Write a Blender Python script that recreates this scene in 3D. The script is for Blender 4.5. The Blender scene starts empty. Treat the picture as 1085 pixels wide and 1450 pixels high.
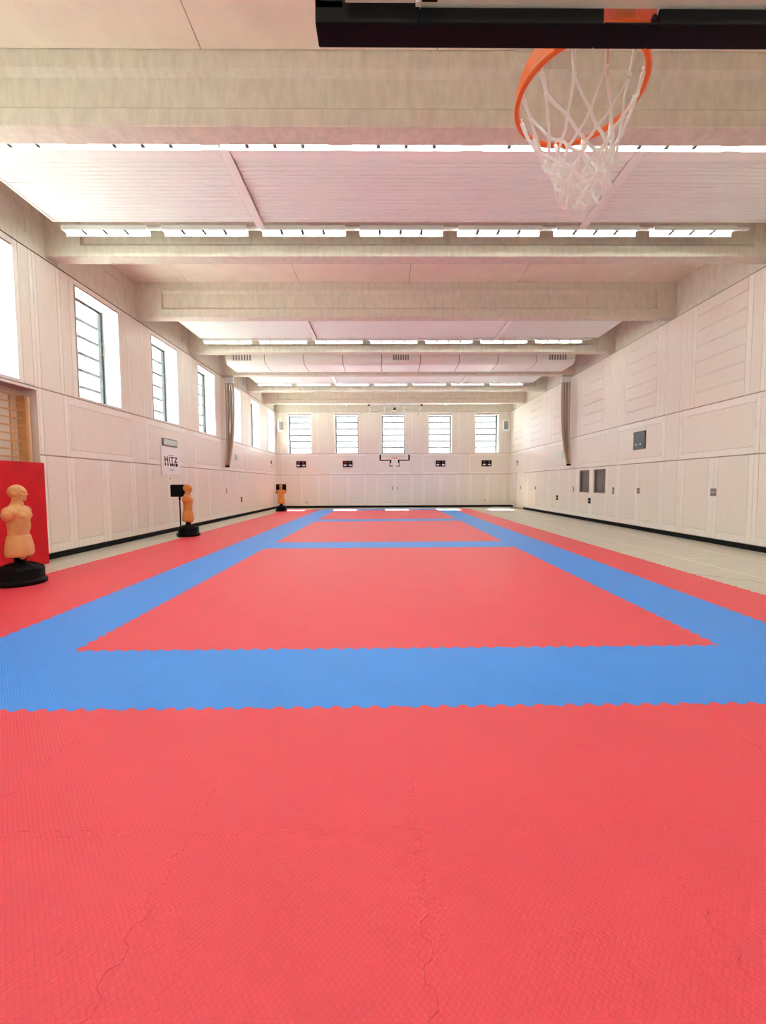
import bpy, math, random
from mathutils import Vector, Matrix
random.seed(7)
S = bpy.context.scene
COL = S.collection
PI = math.pi

# ------------------------------------------------------------------ materials
def new_mat(name):
    m = bpy.data.materials.new(name); m.use_nodes = True
    nt = m.node_tree; b = nt.nodes['Principled BSDF']
    return m, nt, b

def mat(name, col, rough=.5, spec=.5, metal=0., var=0., scale=(8, 8, 8), noise=4., bump=0., bscale=60., coat=0.):
    m, nt, b = new_mat(name)
    b.inputs['Base Color'].default_value = (*col, 1)
    b.inputs['Roughness'].default_value = rough
    b.inputs['Specular IOR Level'].default_value = spec
    b.inputs['Metallic'].default_value = metal
    b.inputs['Coat Weight'].default_value = coat
    b.inputs['Coat Roughness'].default_value = .12
    if var or bump:
        tc = nt.nodes.new('ShaderNodeTexCoord'); mp = nt.nodes.new('ShaderNodeMapping')
        mp.inputs['Scale'].default_value = scale
        nt.links.new(tc.outputs['Object'], mp.inputs[0])
        n = nt.nodes.new('ShaderNodeTexNoise'); n.inputs['Scale'].default_value = noise
        n.inputs['Detail'].default_value = 5; n.inputs['Roughness'].default_value = .6
        nt.links.new(mp.outputs[0], n.inputs['Vector'])
        if var:
            r = nt.nodes.new('ShaderNodeValToRGB')
            r.color_ramp.elements[0].position = .3; r.color_ramp.elements[1].position = .7
            r.color_ramp.elements[0].color = (*[c * (1 - var) for c in col], 1)
            r.color_ramp.elements[1].color = (*[min(1, c * (1 + var * .6)) for c in col], 1)
            nt.links.new(n.outputs['Fac'], r.inputs[0]); nt.links.new(r.outputs[0], b.inputs['Base Color'])
        if bump:
            n2 = nt.nodes.new('ShaderNodeTexNoise'); n2.inputs['Scale'].default_value = bscale
            nt.links.new(tc.outputs['Object'], n2.inputs['Vector'])
            bp = nt.nodes.new('ShaderNodeBump'); bp.inputs['Strength'].default_value = bump; bp.inputs['Distance'].default_value = .01
            nt.links.new(n2.outputs['Fac'], bp.inputs['Height']); nt.links.new(bp.outputs[0], b.inputs['Normal'])
    return m

def mat_emit(name, col, strength):
    m, nt, b = new_mat(name)
    b.inputs['Base Color'].default_value = (.9, .9, .88, 1)
    b.inputs['Emission Color'].default_value = (*col, 1)
    b.inputs['Emission Strength'].default_value = strength
    return m

def mat_glass(name, tint=(1, 1, 1), refl=.06):
    m = bpy.data.materials.new(name); m.use_nodes = True
    nt = m.node_tree; nt.nodes.clear()
    o = nt.nodes.new('ShaderNodeOutputMaterial'); mx = nt.nodes.new('ShaderNodeMixShader')
    t = nt.nodes.new('ShaderNodeBsdfTransparent'); t.inputs[0].default_value = (*tint, 1)
    g = nt.nodes.new('ShaderNodeBsdfGlossy'); g.inputs['Roughness'].default_value = .02
    fr = nt.nodes.new('ShaderNodeLayerWeight'); fr.inputs[0].default_value = .25
    ad = nt.nodes.new('ShaderNodeMath'); ad.operation = 'MULTIPLY_ADD'; ad.inputs[1].default_value = .35; ad.inputs[2].default_value = refl * .4
    nt.links.new(fr.outputs['Facing'], ad.inputs[0])
    nt.links.new(ad.outputs[0], mx.inputs[0]); nt.links.new(t.outputs[0], mx.inputs[1]); nt.links.new(g.outputs[0], mx.inputs[2])
    nt.links.new(mx.outputs[0], o.inputs[0])
    return m

def mat_foam(name, col, rough=.42):
    m, nt, b = new_mat(name)
    b.inputs['Base Color'].default_value = (*col, 1)
    b.inputs['Roughness'].default_value = rough; b.inputs['Specular IOR Level'].default_value = .5
    tc = nt.nodes.new('ShaderNodeTexCoord'); sp = nt.nodes.new('ShaderNodeSeparateXYZ')
    nt.links.new(tc.outputs['Object'], sp.inputs[0])
    def M(op, a, bb):
        n = nt.nodes.new('ShaderNodeMath'); n.operation = op
        for i, v in enumerate((a, bb)):
            if v is None: continue
            if isinstance(v, (int, float)): n.inputs[i].default_value = v
            else: nt.links.new(v, n.inputs[i])
        return n.outputs[0]
    kx, ky = 2 * PI / .046, 2 * PI / .049
    u = M('MULTIPLY', sp.outputs['X'], kx); v = M('MULTIPLY', sp.outputs['Y'], ky)
    a = M('SINE', M('ADD', u, v), None); c = M('SINE', M('SUBTRACT', u, v), None)
    h = M('MULTIPLY', a, c)
    ab = M('ABSOLUTE', h, None)
    ridge = M('POWER', ab, .5)
    bp = nt.nodes.new('ShaderNodeBump'); bp.inputs['Strength'].default_value = .55; bp.inputs['Distance'].default_value = .004
    nt.links.new(ridge, bp.inputs['Height']); nt.links.new(bp.outputs[0], b.inputs['Normal'])
    n = nt.nodes.new('ShaderNodeTexNoise'); n.inputs['Scale'].default_value = 2.2; n.inputs['Detail'].default_value = 4
    nt.links.new(tc.outputs['Object'], n.inputs['Vector'])
    r = nt.nodes.new('ShaderNodeValToRGB')
    r.color_ramp.elements[0].position = .25; r.color_ramp.elements[1].position = .75
    r.color_ramp.elements[0].color = (*[x * .955 for x in col], 1); r.color_ramp.elements[1].color = (*[min(1, x * 1.03) for x in col], 1)
    nt.links.new(n.outputs['Fac'], r.inputs[0]); nt.links.new(r.outputs[0], b.inputs['Base Color'])
    return m

M_STILE = mat('pale_board', (.88, .85, .78), .30, .5, var=.05, scale=(3, 3, .4), noise=6)
M_FIELD = mat('perforated_board', (.84, .79, .705), .34, .45, var=.07, scale=(14, 14, .35), noise=9, bump=.05, bscale=240)
M_GROOVE = mat('panel_groove', (.42, .33, .27), .8, .2)
M_REVEAL = mat('lacquered_reveal', (.64, .66, .645), .16, .8, coat=.5)
M_CONC = mat('concrete', (.70, .675, .575), .75, .3, var=.12, scale=(4, 3, 1.2), noise=2.6, bump=.15, bscale=40)
M_CEIL = mat('ceiling_slab', (.86, .82, .695), .7, .3, var=.08, scale=(.6, .6, .6), noise=3)
M_DARK = mat('dark_joint', (.07, .055, .045), .8, .2)
M_FLOOR = mat('sports_floor', (.60, .55, .455), .3, .5, var=.12, scale=(.5, 3, 1), noise=2.5)
M_LINE = mat('court_line', (.78, .74, .66), .4, .4)
M_LINEDK = mat('court_line_dark', (.2, .18, .15), .4, .4)
M_BASE = mat('black_rubber', (.003, .003, .003), .7, .2)
M_RED = mat_foam('red_foam', (.82, .055, .080))
M_BLUE = mat_foam('blue_foam', (.036, .28, .88))
M_VINYL = mat('red_vinyl', (.62, .008, .016), .5, .2, var=.12, scale=(2, 2, 2), noise=2, bump=.05, bscale=25)
M_WHITE = mat('white_enamel', (.87, .91, .875), .45, .4)
M_SLAT = mat('radiant_slat', (.855, .925, .89), .5, .4)
M_LAMP = mat_emit('lamp_lens', (.87, 1, .92), 7.6)
M_FRAME = mat('grey_metal', (.10, .115, .12), .4, .5)
M_BAR = mat('pale_grey_bar', (.09, .10, .105), .5, .4)
M_GLASS = mat_glass('window_glass')
M_GLASSB = mat_glass('board_glass', (.97, .985, .98), .05)
M_BLACK = mat('black_pad', (.0025, .003, .0035), .6, .15)
M_BLKPL = mat('black_plastic', (.003, .0028, .0028), .45, .14)
M_ORANGE = mat('rim_orange', (.88, .17, .02), .35, .5)
M_CORD = mat('net_cord', (.90, .90, .88), .8, .2)
M_SKIN = mat('tan_rubber', (.72, .36, .13), .5, .4, var=.06, scale=(3, 3, 3), noise=3)
M_SKIN2 = mat('orange_rubber', (.68, .27, .055), .45, .4, var=.06, scale=(3, 3, 3), noise=3)
M_WOOD = mat('beech', (.72, .44, .19), .4, .4, var=.12, scale=(10, 10, 1), noise=6)
M_BIRCH = mat('pale_round', (.78, .58, .36), .4, .4)
M_ROPE = mat('hemp_rope', (.36, .27, .19), .9, .1, var=.2, scale=(20, 20, 20), noise=8)
M_ROPE2 = mat('pale_rope', (.60, .52, .42), .9, .1, var=.2, scale=(20, 20, 20), noise=8)
M_STEEL = mat('steel', (.55, .54, .52), .35, .5, metal=.8)
M_SIGN = mat('white_sign', (.86, .84, .85), .4, .4)
M_INK = mat('black_ink', (.015, .012, .012), .6, .2)
M_GREYINK = mat('grey_ink', (.25, .23, .24), .6, .2)
M_EXIT = mat('green_grey_panel', (.55, .64, .58), .3, .5)
M_PALEGRN = mat('pale_green_sign', (.66, .78, .72), .4, .4)
M_SPKGR = mat('speaker_grille', (.34, .36, .34), .6, .3)
M_REDLED = mat('red_display', (.55, .06, .05), .4, .4)
M_SCREEN = mat('dark_screen', (.035, .04, .045), .25, .5)
M_PLATE = mat('grey_plate', (.24, .21, .19), .45, .4)
M_ROOM = mat('room_grey', (.34, .31, .28), .8, .2)
M_OUT = mat('ground_outside', (.80, .86, .81), .9, .1)

# ------------------------------------------------------------------ mesh helpers
class MB:
    def __init__(s): s.v = []; s.f = []; s.m = []; s.sm = []
    def face(s, idx, mi=0, smooth=False): s.f.append(idx); s.m.append(mi); s.sm.append(smooth)
    def box(s, x0, x1, y0, y1, z0, z1, mi=0):
        b = len(s.v)
        s.v += [(x0, y0, z0), (x1, y0, z0), (x1, y1, z0), (x0, y1, z0), (x0, y0, z1), (x1, y0, z1), (x1, y1, z1), (x0, y1, z1)]
        for q in ((0, 3, 2, 1), (4, 5, 6, 7), (0, 1, 5, 4), (1, 2, 6, 5), (2, 3, 7, 6), (3, 0, 4, 7)):
            s.face([b + i for i in q], mi)
    def prism(s, poly, a0, a1, axis=0, mi=0):
        """poly: ccw list in the two other axes, extruded along axis"""
        n = len(poly); b = len(s.v)
        for a in (a0, a1):
            for (p, q) in poly:
                s.v.append((a, p, q) if axis == 0 else ((p, a, q) if axis == 1 else (p, q, a)))
        s.face([b + i for i in reversed(range(n))], mi); s.face([b + n + i for i in range(n)], mi)
        for i in range(n):
            j = (i + 1) % n; s.face([b + i, b + j, b + n + j, b + n + i], mi)
    def tube(s, pts, r, seg=8, closed=False, mi=0, caps=True, smooth=True):
        pts = [Vector(p) for p in pts]; n = len(pts); b = len(s.v)
        rs = r if isinstance(r, (list, tuple)) else [r] * n
        up = None
        for i, p in enumerate(pts):
            if closed: t = pts[(i + 1) % n] - pts[i - 1]
            else: t = pts[min(i + 1, n - 1)] - pts[max(i - 1, 0)]
            t.normalize()
            if up is None:
                up = Vector((0, 0, 1)) if abs(t.z) < .9 else Vector((1, 0, 0))
            a = t.cross(up)
            if a.length < 1e-5: a = t.orthogonal()
            a.normalize(); c = a.cross(t).normalized(); up = c
            for k in range(seg):
                w = 2 * PI * k / seg
                s.v.append(tuple(p + (a * math.cos(w) + c * math.sin(w)) * rs[i]))
        m = n if closed else n - 1
        for i in range(m):
            i2 = (i + 1) % n
            for k in range(seg):
                k2 = (k + 1) % seg
                s.face([b + i * seg + k, b + i * seg + k2, b + i2 * seg + k2, b + i2 * seg + k], mi, smooth)
        if caps and not closed:
            s.face([b + k for k in reversed(range(seg))], mi); s.face([b + (n - 1) * seg + k for k in range(seg)], mi)
    def lathe(s, prof, cx=0, cy=0, seg=40, mi=0):
        b = len(s.v); n = len(prof)
        for (r, z) in prof:
            for k in range(seg):
                w = 2 * PI * k / seg; s.v.append((cx + r * math.cos(w), cy + r * math.sin(w), z))
        for i in range(n - 1):
            for k in range(seg):
                k2 = (k + 1) % seg
                s.face([b + i * seg + k, b + i * seg + k2, b + (i + 1) * seg + k2, b + (i + 1) * seg + k], mi, True)
        s.face([b + k for k in reversed(range(seg))], mi); s.face([b + (n - 1) * seg + k for k in range(seg)], mi)
    def ell(s, c, r, rot=None, seg=20, rings=12, mi=0):
        b = len(s.v); R = rot or Matrix.Identity(3); c = Vector(c)
        s.v.append(tuple(c + R @ Vector((0, 0, -r[2]))))
        for i in range(1, rings):
            a = -PI / 2 + PI * i / rings
            for k in range(seg):
                w = 2 * PI * k / seg
                s.v.append(tuple(c + R @ Vector((r[0] * math.cos(a) * math.cos(w), r[1] * math.cos(a) * math.sin(w), r[2] * math.sin(a)))))
        s.v.append(tuple(c + R @ Vector((0, 0, r[2]))))
        top = len(s.v) - 1
        for k in range(seg):
            k2 = (k + 1) % seg
            s.face([b, b + 1 + k2, b + 1 + k], mi, True)
            s.face([top, b + 1 + (rings - 2) * seg + k, b + 1 + (rings - 2) * seg + k2], mi, True)
            for i in range(rings - 2):
                s.face([b + 1 + i * seg + k, b + 1 + i * seg + k2, b + 1 + (i + 1) * seg + k2, b + 1 + (i + 1) * seg + k], mi, True)
    def xf(s, M):
        s.v = [tuple(M @ Vector(v)) for v in s.v]; return s
    def mesh(s, name, mats):
        me = bpy.data.meshes.new(name); me.from_pydata(s.v, [], s.f)
        for m in (mats if isinstance(mats, (list, tuple)) else [mats]): me.materials.append(m)
        for p, mi, sm in zip(me.polygons, s.m, s.sm): p.material_index = mi; p.use_smooth = sm
        me.update(); return me
    def islands(s):
        par = list(range(len(s.v)))
        def find(i):
            while par[i] != i: par[i] = par[par[i]]; i = par[i]
            return i
        for f in s.f:
            for k in f[1:]: par[find(k)] = find(f[0])
        groups = {}
        for fi, f in enumerate(s.f): groups.setdefault(find(f[0]), []).append(fi)
        for fis in groups.values():
            n = MB(); mp = {}
            for fi in fis:
                for k in s.f[fi]:
                    if k not in mp: mp[k] = len(n.v); n.v.append(s.v[k])
                n.face([mp[k] for k in s.f[fi]], s.m[fi], s.sm[fi])
            yield n
    def split(s, name, mats, parent=None, bevel=0.):
        return [n.build(name, mats, parent, None, bevel) for n in s.islands()]
    def build(s, name, mats, parent=None, loc=None, bevel=0., kind=None):
        o = bpy.data.objects.new(name, s.mesh(name, mats)); COL.objects.link(o)
        if parent is not None: o.parent = parent
        if loc: o.location = loc
        if bevel:
            md = o.modifiers.new('bevel', 'BEVEL'); md.width = bevel; md.segments = 2; md.limit_method = 'ANGLE'
        if kind: o['kind'] = kind
        return o

def tag(o, label, cat, group=None):
    o['label'] = label; o['category'] = cat
    if group: o['group'] = group
    return o
def empty(name, loc=(0, 0, 0), rz=0):
    o = bpy.data.objects.new(name, None); COL.objects.link(o); o.location = loc; o.rotation_euler = (0, 0, rz)
    o.empty_display_size = .1
    return o
def copy_tree(o, parent=None):
    c = o.copy(); COL.objects.link(c)
    if parent is not None: c.parent = parent
    for ch in list(o.children): copy_tree(ch, c)
    return c
ORD = ['first', 'second', 'third', 'fourth', 'fifth', 'sixth', 'seventh', 'eighth', 'ninth', 'tenth', 'eleventh', 'twelfth',
       'thirteenth', 'fourteenth', 'fifteenth', 'sixteenth', 'seventeenth', 'eighteenth', 'nineteenth', 'twentieth',
       'twenty-first', 'twenty-second', 'twenty-third', 'twenty-fourth', 'twenty-fifth', 'twenty-sixth']

# ------------------------------------------------------------------ dimensions
XL, XR, YF, YN = -7.10, 8.14, 26.80, -1.30     # wall faces: left, right, far, near
ZT = 6.19                                      # top of the panelling
FZ = -.015                                     # floor under the mats
ZC = 7.22                                      # ceiling slab
BEAMS = [-.48, 2.62, 5.72, 8.83, 11.93, 15.03, 18.12, 21.22, 24.38]
P = 3.05

# ------------------------------------------------------------------ floor
fl = MB(); fl.box(XL - .5, XR + .5, YN - .4, YF + .5, FZ - .2, FZ)
def strip(x0, x1, y0, y1, mi): fl.box(x0, x1, y0, y1, FZ, FZ + .002, mi)
strip(7.12, 7.17, 1., 26.0, 1); strip(5.88, 5.93, -1., 24.9, 1); strip(5.93, 7.12, 8.12, 8.17, 1); strip(5.93, 7.12, 17.4, 17.45, 1)
strip(-6.09, -6.035, -1., 25.4, 1); strip(5.4, 7.7, 25.62, 25.68, 1)
arc = [(5.05 + .036 * i, 6.74 - .0295 * i - .0006 * i * i) for i in range(0, 24)]
for (a, b) in zip(arc, arc[1:]):
    n = len(fl.v)
    fl.v += [(a[0], a[1] - .02, FZ + .002), (b[0], b[1] - .02, FZ + .002), (b[0], b[1] + .02, FZ + .002), (a[0], a[1] + .02, FZ + .002)]
    fl.face([n, n + 1, n + 2, n + 3], 2)
fl.build('floor', [M_FLOOR, M_LINE, M_LINEDK], kind='structure')
g = MB(); g.box(-70, 70, -50, 90, -.6, -.45); g.build('ground_outside', M_OUT, kind='structure')

# ------------------------------------------------------------------ panelled walls
def rect_minus(rect, holes):
    s0, s1, z0, z1 = rect
    ss = sorted({s0, s1} | {h for q in holes for h in q[:2] if s0 < h < s1})
    zs = sorted({z0, z1} | {h for q in holes for h in q[2:4] if z0 < h < z1})
    out = []
    for a, b in zip(ss, ss[1:]):
        for c, d in zip(zs, zs[1:]):
            ms, mz = (a + b) / 2, (c + d) / 2
            if not any(q[0] < ms < q[1] and q[2] < mz < q[3] for q in holes): out.append((a, b, c, d))
    return out

class Wall:
    """s runs along the wall, z up, d from the panel face into the room (negative: into the wall)"""
    def __init__(w, kind, smin, smax): w.k = kind; w.smin = smin; w.smax = smax; w.mb = MB()
    def box(w, s0, s1, z0, z1, d0, d1, mi=0, mb=None):
        mb = mb or w.mb
        if w.k == 'L': mb.box(XL + d0, XL + d1, s0, s1, z0, z1, mi)
        elif w.k == 'R': mb.box(XR - d1, XR - d0, s0, s1, z0, z1, mi)
        else: mb.box(s0, s1, YF - d1, YF - d0, z0, z1, mi)
    def board(w, s0, s1, z0, z1, mi, holes, g=.004, d=0.):
        s0 = max(s0, w.smin); s1 = min(s1, w.smax)
        if s1 - s0 < .02: return
        for r in rect_minus((s0 + g, s1 - g, z0 + g, z1 - g), holes):
            if r[1] - r[0] > .004 and r[3] - r[2] > .004: w.box(*r, -.022, d, mi)
    def backing(w, holes, thick=.48):
        for r in rect_minus((w.smin, w.smax, .0 + FZ, ZT), holes): w.box(*r, -thick, -.02, 2)

WL_WIN = [(6.52 + P * k, 8.03 + P * k) for k in range(-2, 7)]
WF_WIN = [(-6.355 + P * k, -4.845 + P * k) for k in range(5)]
ZS, ZH = 3.545, 6.03
NICHE = (6.2, 8.40, .12, 3.44)
CTRL = [(15.23, 16.09, 1.13, 2.05), (16.44, 17.27, 1.13, 2.05)]

def panel(w, origin, holes, blind):
    n0 = int((w.smin - origin) / P) - 2
    for k in range(n0, n0 + 14):
        o = origin + P * k
        # row 1: floor to z 2.14
        for a, b, f in ((0, .13, 0), (.13, .98, 1), (.98, 1.10, 0), (1.10, 1.29, 0), (1.29, 2.12, 1), (2.12, 2.25, 0), (2.25, 2.40, 0), (2.40, 2.93, 1), (2.93, 3.05, 0)):
            if f:
                w.board(o + a, o + b, .30, 2.14, 1, holes); w.board(o + a, o + b, .115, .30, 0, holes)
            else: w.board(o + a, o + b, .115, 2.14, 0, holes)
        # row 2: to the sill
        w.board(o + .0, o + 2.28, 2.16, 2.32, 0, holes); w.board(o + .06, o + 2.24, 2.32, 3.31, 1, holes)
        w.board(o, o + .06, 2.32, 3.31, 0, holes); w.board(o + 2.24, o + 2.28, 2.32, 3.31, 0, holes)
        w.board(o + .0, o + 2.28, 3.31, 3.49, 0, holes)
        w.board(o + 2.28, o + 2.37, 2.16, 3.49, 0, holes); w.board(o + 2.37, o + 2.94, 2.16, 3.49, 1, holes); w.board(o + 2.94, o + 3.05, 2.16, 3.49, 0, holes)
        # row 3: window band
        for a, b, f in ((.19, .335, 0), (1.845, 1.97, 0), (1.97, 2.2, 1), (2.2, 2.29, 0), (2.29, 2.38, 0), (2.38, 2.88, 1), (2.88, 2.98, 0), (2.98, 3.24, 1)):
            w.board(o + a, o + b, 3.51, ZT - .01, f, holes)
        if blind:
            for i in range(6):
                w.board(o + .335, o + 1.845, 3.51 + i * .4, 3.51 + (i + 1) * .4 - .035, 1, holes)
                w.board(o + .335, o + 1.845, 3.51 + (i + 1) * .4 - .035, 3.51 + (i + 1) * .4, 0, holes, .003, .006)
            w.board(o + .335, o + 1.845, 3.51 + 2.4, ZT - .01, 1, holes)
        else:
            w.board(o + .335, o + 1.845, ZH + .03, ZT - .01, 0, holes)
            w.board(o + .335, o + 1.845, 3.51, ZS, 0, holes, .002)

wl = Wall('L', YN, YF)
hl = [(a, b, ZS, ZH) for a, b in WL_WIN]
wl.backing(hl + [NICHE]); panel(wl, 9.2, hl + [NICHE], False)
wl.box(NICHE[0], NICHE[1], NICHE[2], NICHE[3], -.48, -.33, 1)           # back of the wall-bar niche
wl.box(NICHE[1] - .006, NICHE[1] - .001, NICHE[2], NICHE[3], -.33, -.001, 1)
wl.mb.build('wall_left', [M_STILE, M_FIELD, M_GROOVE], kind='structure')
wr = Wall('R', YN, YF)
DOORH = (24.15, 26.1, .0, 2.30)
wr.backing(CTRL + [DOORH]); panel(wr, 9.1, CTRL + [DOORH], True)
wr.mb.build('wall_right', [M_STILE, M_FIELD, M_GROOVE], kind='structure')
wf = Wall('F', XL, XR)
hf = [(a, b, ZS - .02, ZH - .04) for a, b in WF_WIN]
wf.backing(hf); panel(wf, -6.69, hf, False)
for a, b in ((XL - .6, XL - .001), (XR + .001, XR + .6)): wf.box(a, b, FZ, ZC, -.48, .0, 2)
wf.mb.build('wall_far', [M_STILE, M_FIELD, M_GROOVE], kind='structure')
wn = MB(); wn.box(XL - .5, XR + .5, YN - .3, YN, FZ, ZC + .2); wn.build('wall_near', M_STILE, kind='structure')

for nm, w, segs in (('baseboard_left', wl, [(YN, 6.2), (8.4, YF)]), ('baseboard_right', wr, [(YN, 24.15), (26.1, YF)]), ('baseboard_far', wf, [(XL, XR)])):
    mb = MB()
    for a, b in segs: w.box(a, b, FZ, .105, -.021, .012, 0, mb)
    mb.build(nm, M_BASE, kind='structure')

# door at the far end of the right wall
dr = empty('door_1', (XR, 25.1, 0)); dr['kind'] = 'structure'
mb = MB(); wr.box(24.16, 26.09, FZ, 2.29, -.25, -.16, 0, mb); o = mb.build('door_leaf', M_STILE, dr); o.location = (-XR, -25.1, 0)
mb = MB(); wr.box(24.15, 26.1, 2.24, 2.30, -.2, .004, 0, mb); wr.box(26.02, 26.1, FZ, 2.24, -.2, .004, 0, mb); wr.box(24.15, 24.2, FZ, 2.24, -.2, .004, 0, mb)
o = mb.build('door_frame', M_STILE, dr); o.location = (-XR, -25.1, 0)
mb = MB(); wr.box(25.12, 25.2, 1.18, 1.34, -.165, -.14, 0, mb); o = mb.build('door_handle', M_PLATE, dr); o.location = (-XR, -25.1, 0)

# ------------------------------------------------------------------ windows
NWIN = [0]
def window(w, s0, s1, z0, z1, handle_side):
    NWIN[0] += 1
    e = empty('window_%d' % NWIN[0]); e['kind'] = 'structure'
    D0 = -.48
    mb = MB(); t = .012
    w.box(s0, s0 + t, z0, z1, D0, -.001, 0, mb); w.box(s1 - t, s1, z0, z1, D0, -.001, 0, mb)
    w.box(s0 + t, s1 - t, z0, z0 + t, D0, -.001, 0, mb); w.box(s0 + t, s1 - t, z1 - t, z1, D0, -.001, 0, mb)
    mb.build('reveal', M_REVEAL, e)
    fw = .07; a, b, c, d = s0 + t, s1 - t, z0 + t, z1 - t
    mb = MB()
    for q in ((a, a + fw, c, d), (b - fw, b, c, d), (a + fw, b - fw, c, c + fw * .5), (a + fw, b - fw, d - fw * .8, d)):
        w.box(*q, -.50, -.42, 0, mb)
    mb.build('window_frame', M_FRAME, e)
    mb = MB(); w.box(a + fw * .5, b - fw * .5, c + fw * .3, d - fw * .3, -.475, -.468, 0, mb); mb.build('window_pane', M_GLASS, e)
    for i in range(1, 6):
        zz = c + (d - c) * i / 6
        mb = MB(); w.box(a, b, zz - (.036 if w.k == 'L' else .046), zz + (.036 if w.k == 'L' else .046), -.56, -.53, 0, mb); mb.build('guard_bar', M_BAR, e)
    hs = b - .035 if handle_side > 0 else a + .035
    zc = (z0 + z1) / 2 + .3
    pts = []
    for i in range(9):
        u = i / 8; zz = zc - .17 + .34 * u; dd = -.42 + .055 * math.sin(PI * u)
        pts.append((XL + dd, hs, zz) if w.k == 'L' else (hs, YF - dd, zz))
    mb = MB(); mb.tube(pts, .011, 8); mb.build('window_handle', M_STEEL, e)
    return e
for a, b in WL_WIN: window(wl, a, b, ZS, ZH, 1)
for i, (a, b) in enumerate(WF_WIN): window(wf, a, b, ZS - .02, ZH - .04, 1 if i > 2 else -1)
for (a, b, c, d) in CTRL:                                           # control-room windows in the right wall
    NWIN[0] += 1; e = empty('window_%d' % NWIN[0]); e['kind'] = 'structure'
    mb = MB(); f = .035
    for q in ((a, a + f, c, d), (b - f, b, c, d), (a + f, b - f, c, c + f), (a + f, b - f, d - f, d)): wr.box(*q, -.12, -.03, 0, mb)
    mb.build('window_frame', M_PLATE, e)
    mb = MB(); wr.box(a + f, b - f, c + f, d - f, -.08, -.074, 0, mb); mb.build('window_pane', M_GLASS, e)
    mb = MB(); t = .012
    wr.box(a, b, c, d, -.48, -.45, 0, mb); wr.box(a, a + t, c, d, -.45, -.12, 0, mb); wr.box(b - t, b, c, d, -.45, -.12, 0, mb)
    wr.box(a, b, c, c + t, -.45, -.12, 0, mb); wr.box(a, b, d - t, d, -.45, -.12, 0, mb)
    wr.box(a + .5, a + .54, c, d, -.44, -.40, 0, mb)
    mb.build('window_recess', M_ROOM, e)

# ------------------------------------------------------------------ ceiling, ring beams, cross beams
rb = MB(); rb.box(XL - .5, XL - .05, YN - .3, YF + .4, ZT + .02, ZC + .15)
for y0, y1 in zip(BEAMS, BEAMS[1:] + [27.4]):                       # shallow raised margins of the edge beam
    if y1 - y0 < 1: continue
    rb.box(XL - .05, XL - .025, y0 + .3, y1, ZT + .02, ZT + .30); rb.box(XL - .05, XL - .025, y0 + .3, y0 + .75, ZT + .3, ZC + .1)
    rb.box(XL - .05, XL - .025, y1 - .45, y1, ZT + .3, ZC + .1); rb.box(XL - .05, XL - .025, y0 + .75, y1 - .45, ZT + .75, ZC + .1)
rb.box(XL - .48, XL + .0, YN, YF, ZT + .0, ZT + .022)
rb.build('edge_beam', M_CONC, kind='structure')
rb = MB(); rb.box(XR + .14, XR + .55, YN - .3, YF + .4, ZT - .05, ZC + .15); rb.box(XR - .005, XR + .2, YN, YF, ZT - .01, ZT + .012)
rb.build('edge_beam', M_CONC, kind='structure')
rb = MB(); rb.box(XL - .05, XR + .15, YF - .03, YF + .4, ZT + .0, ZC + .1); rb.build('edge_beam', M_CONC, kind='structure')
tm = MB(); tm.box(XL - .02, XL + .004, YN, YF, ZT - .022, ZT - .002); tm.build('trim_1', M_DARK, kind='structure')
tm = MB(); tm.box(XR - .004, XR + .02, YN, YF, ZT - .022, ZT - .008); tm.build('trim_2', M_DARK, kind='structure')

BX0, BX1 = XL - .05, XR + .14
for i, y in enumerate(BEAMS):
    mb = MB(); z0, z1 = 6.27, ZC + .06; W = .31
    c = .012
    prof = [(0, z0 + c), (c, z0), (W - c, z0), (W, z0 + c), (W, 6.49), (W - .07, 6.56), (W - .07, 6.93), (W, 7.0), (W, z1), (0, z1), (0, 7.0), (.07, 6.93), (.07, 6.56), (0, 6.49)]
    prof = [(y + p, q) for p, q in prof]
    mb.prism(prof, -6.40, 7.72, 0)
    blk = [(y, z0 + c), (y + c, z0), (y + W - c, z0), (y + W, z0 + c), (y + W, z1), (y, z1)]
    mb.prism(blk, BX0, -6.40, 0); mb.prism(blk, 7.72, BX1, 0)
    mb.build('ceiling_beam', M_CONC, kind='structure')

ce = MB(); ce.box(XL - .5, XR + .5, YN - .3, YF + .5, ZC + .03, ZC + .25, 1)
xs = [BX0] + [-5.60 + 3.1 * k for k in range(5)] + [BX1]
ys = [YN] + BEAMS + [YF + .3]
for ya, yb in zip(ys, ys[1:]):
    y0 = ya + (.315 if ya in BEAMS else 0) + .008
    if yb - y0 < .3: continue
    for a, b in zip(xs, xs[1:]): ce.box(a + .007, b - .007, y0, yb - .012, ZC, ZC + .03, 0)
ce.build('ceiling', [M_CEIL, M_DARK], kind='structure')

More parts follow.
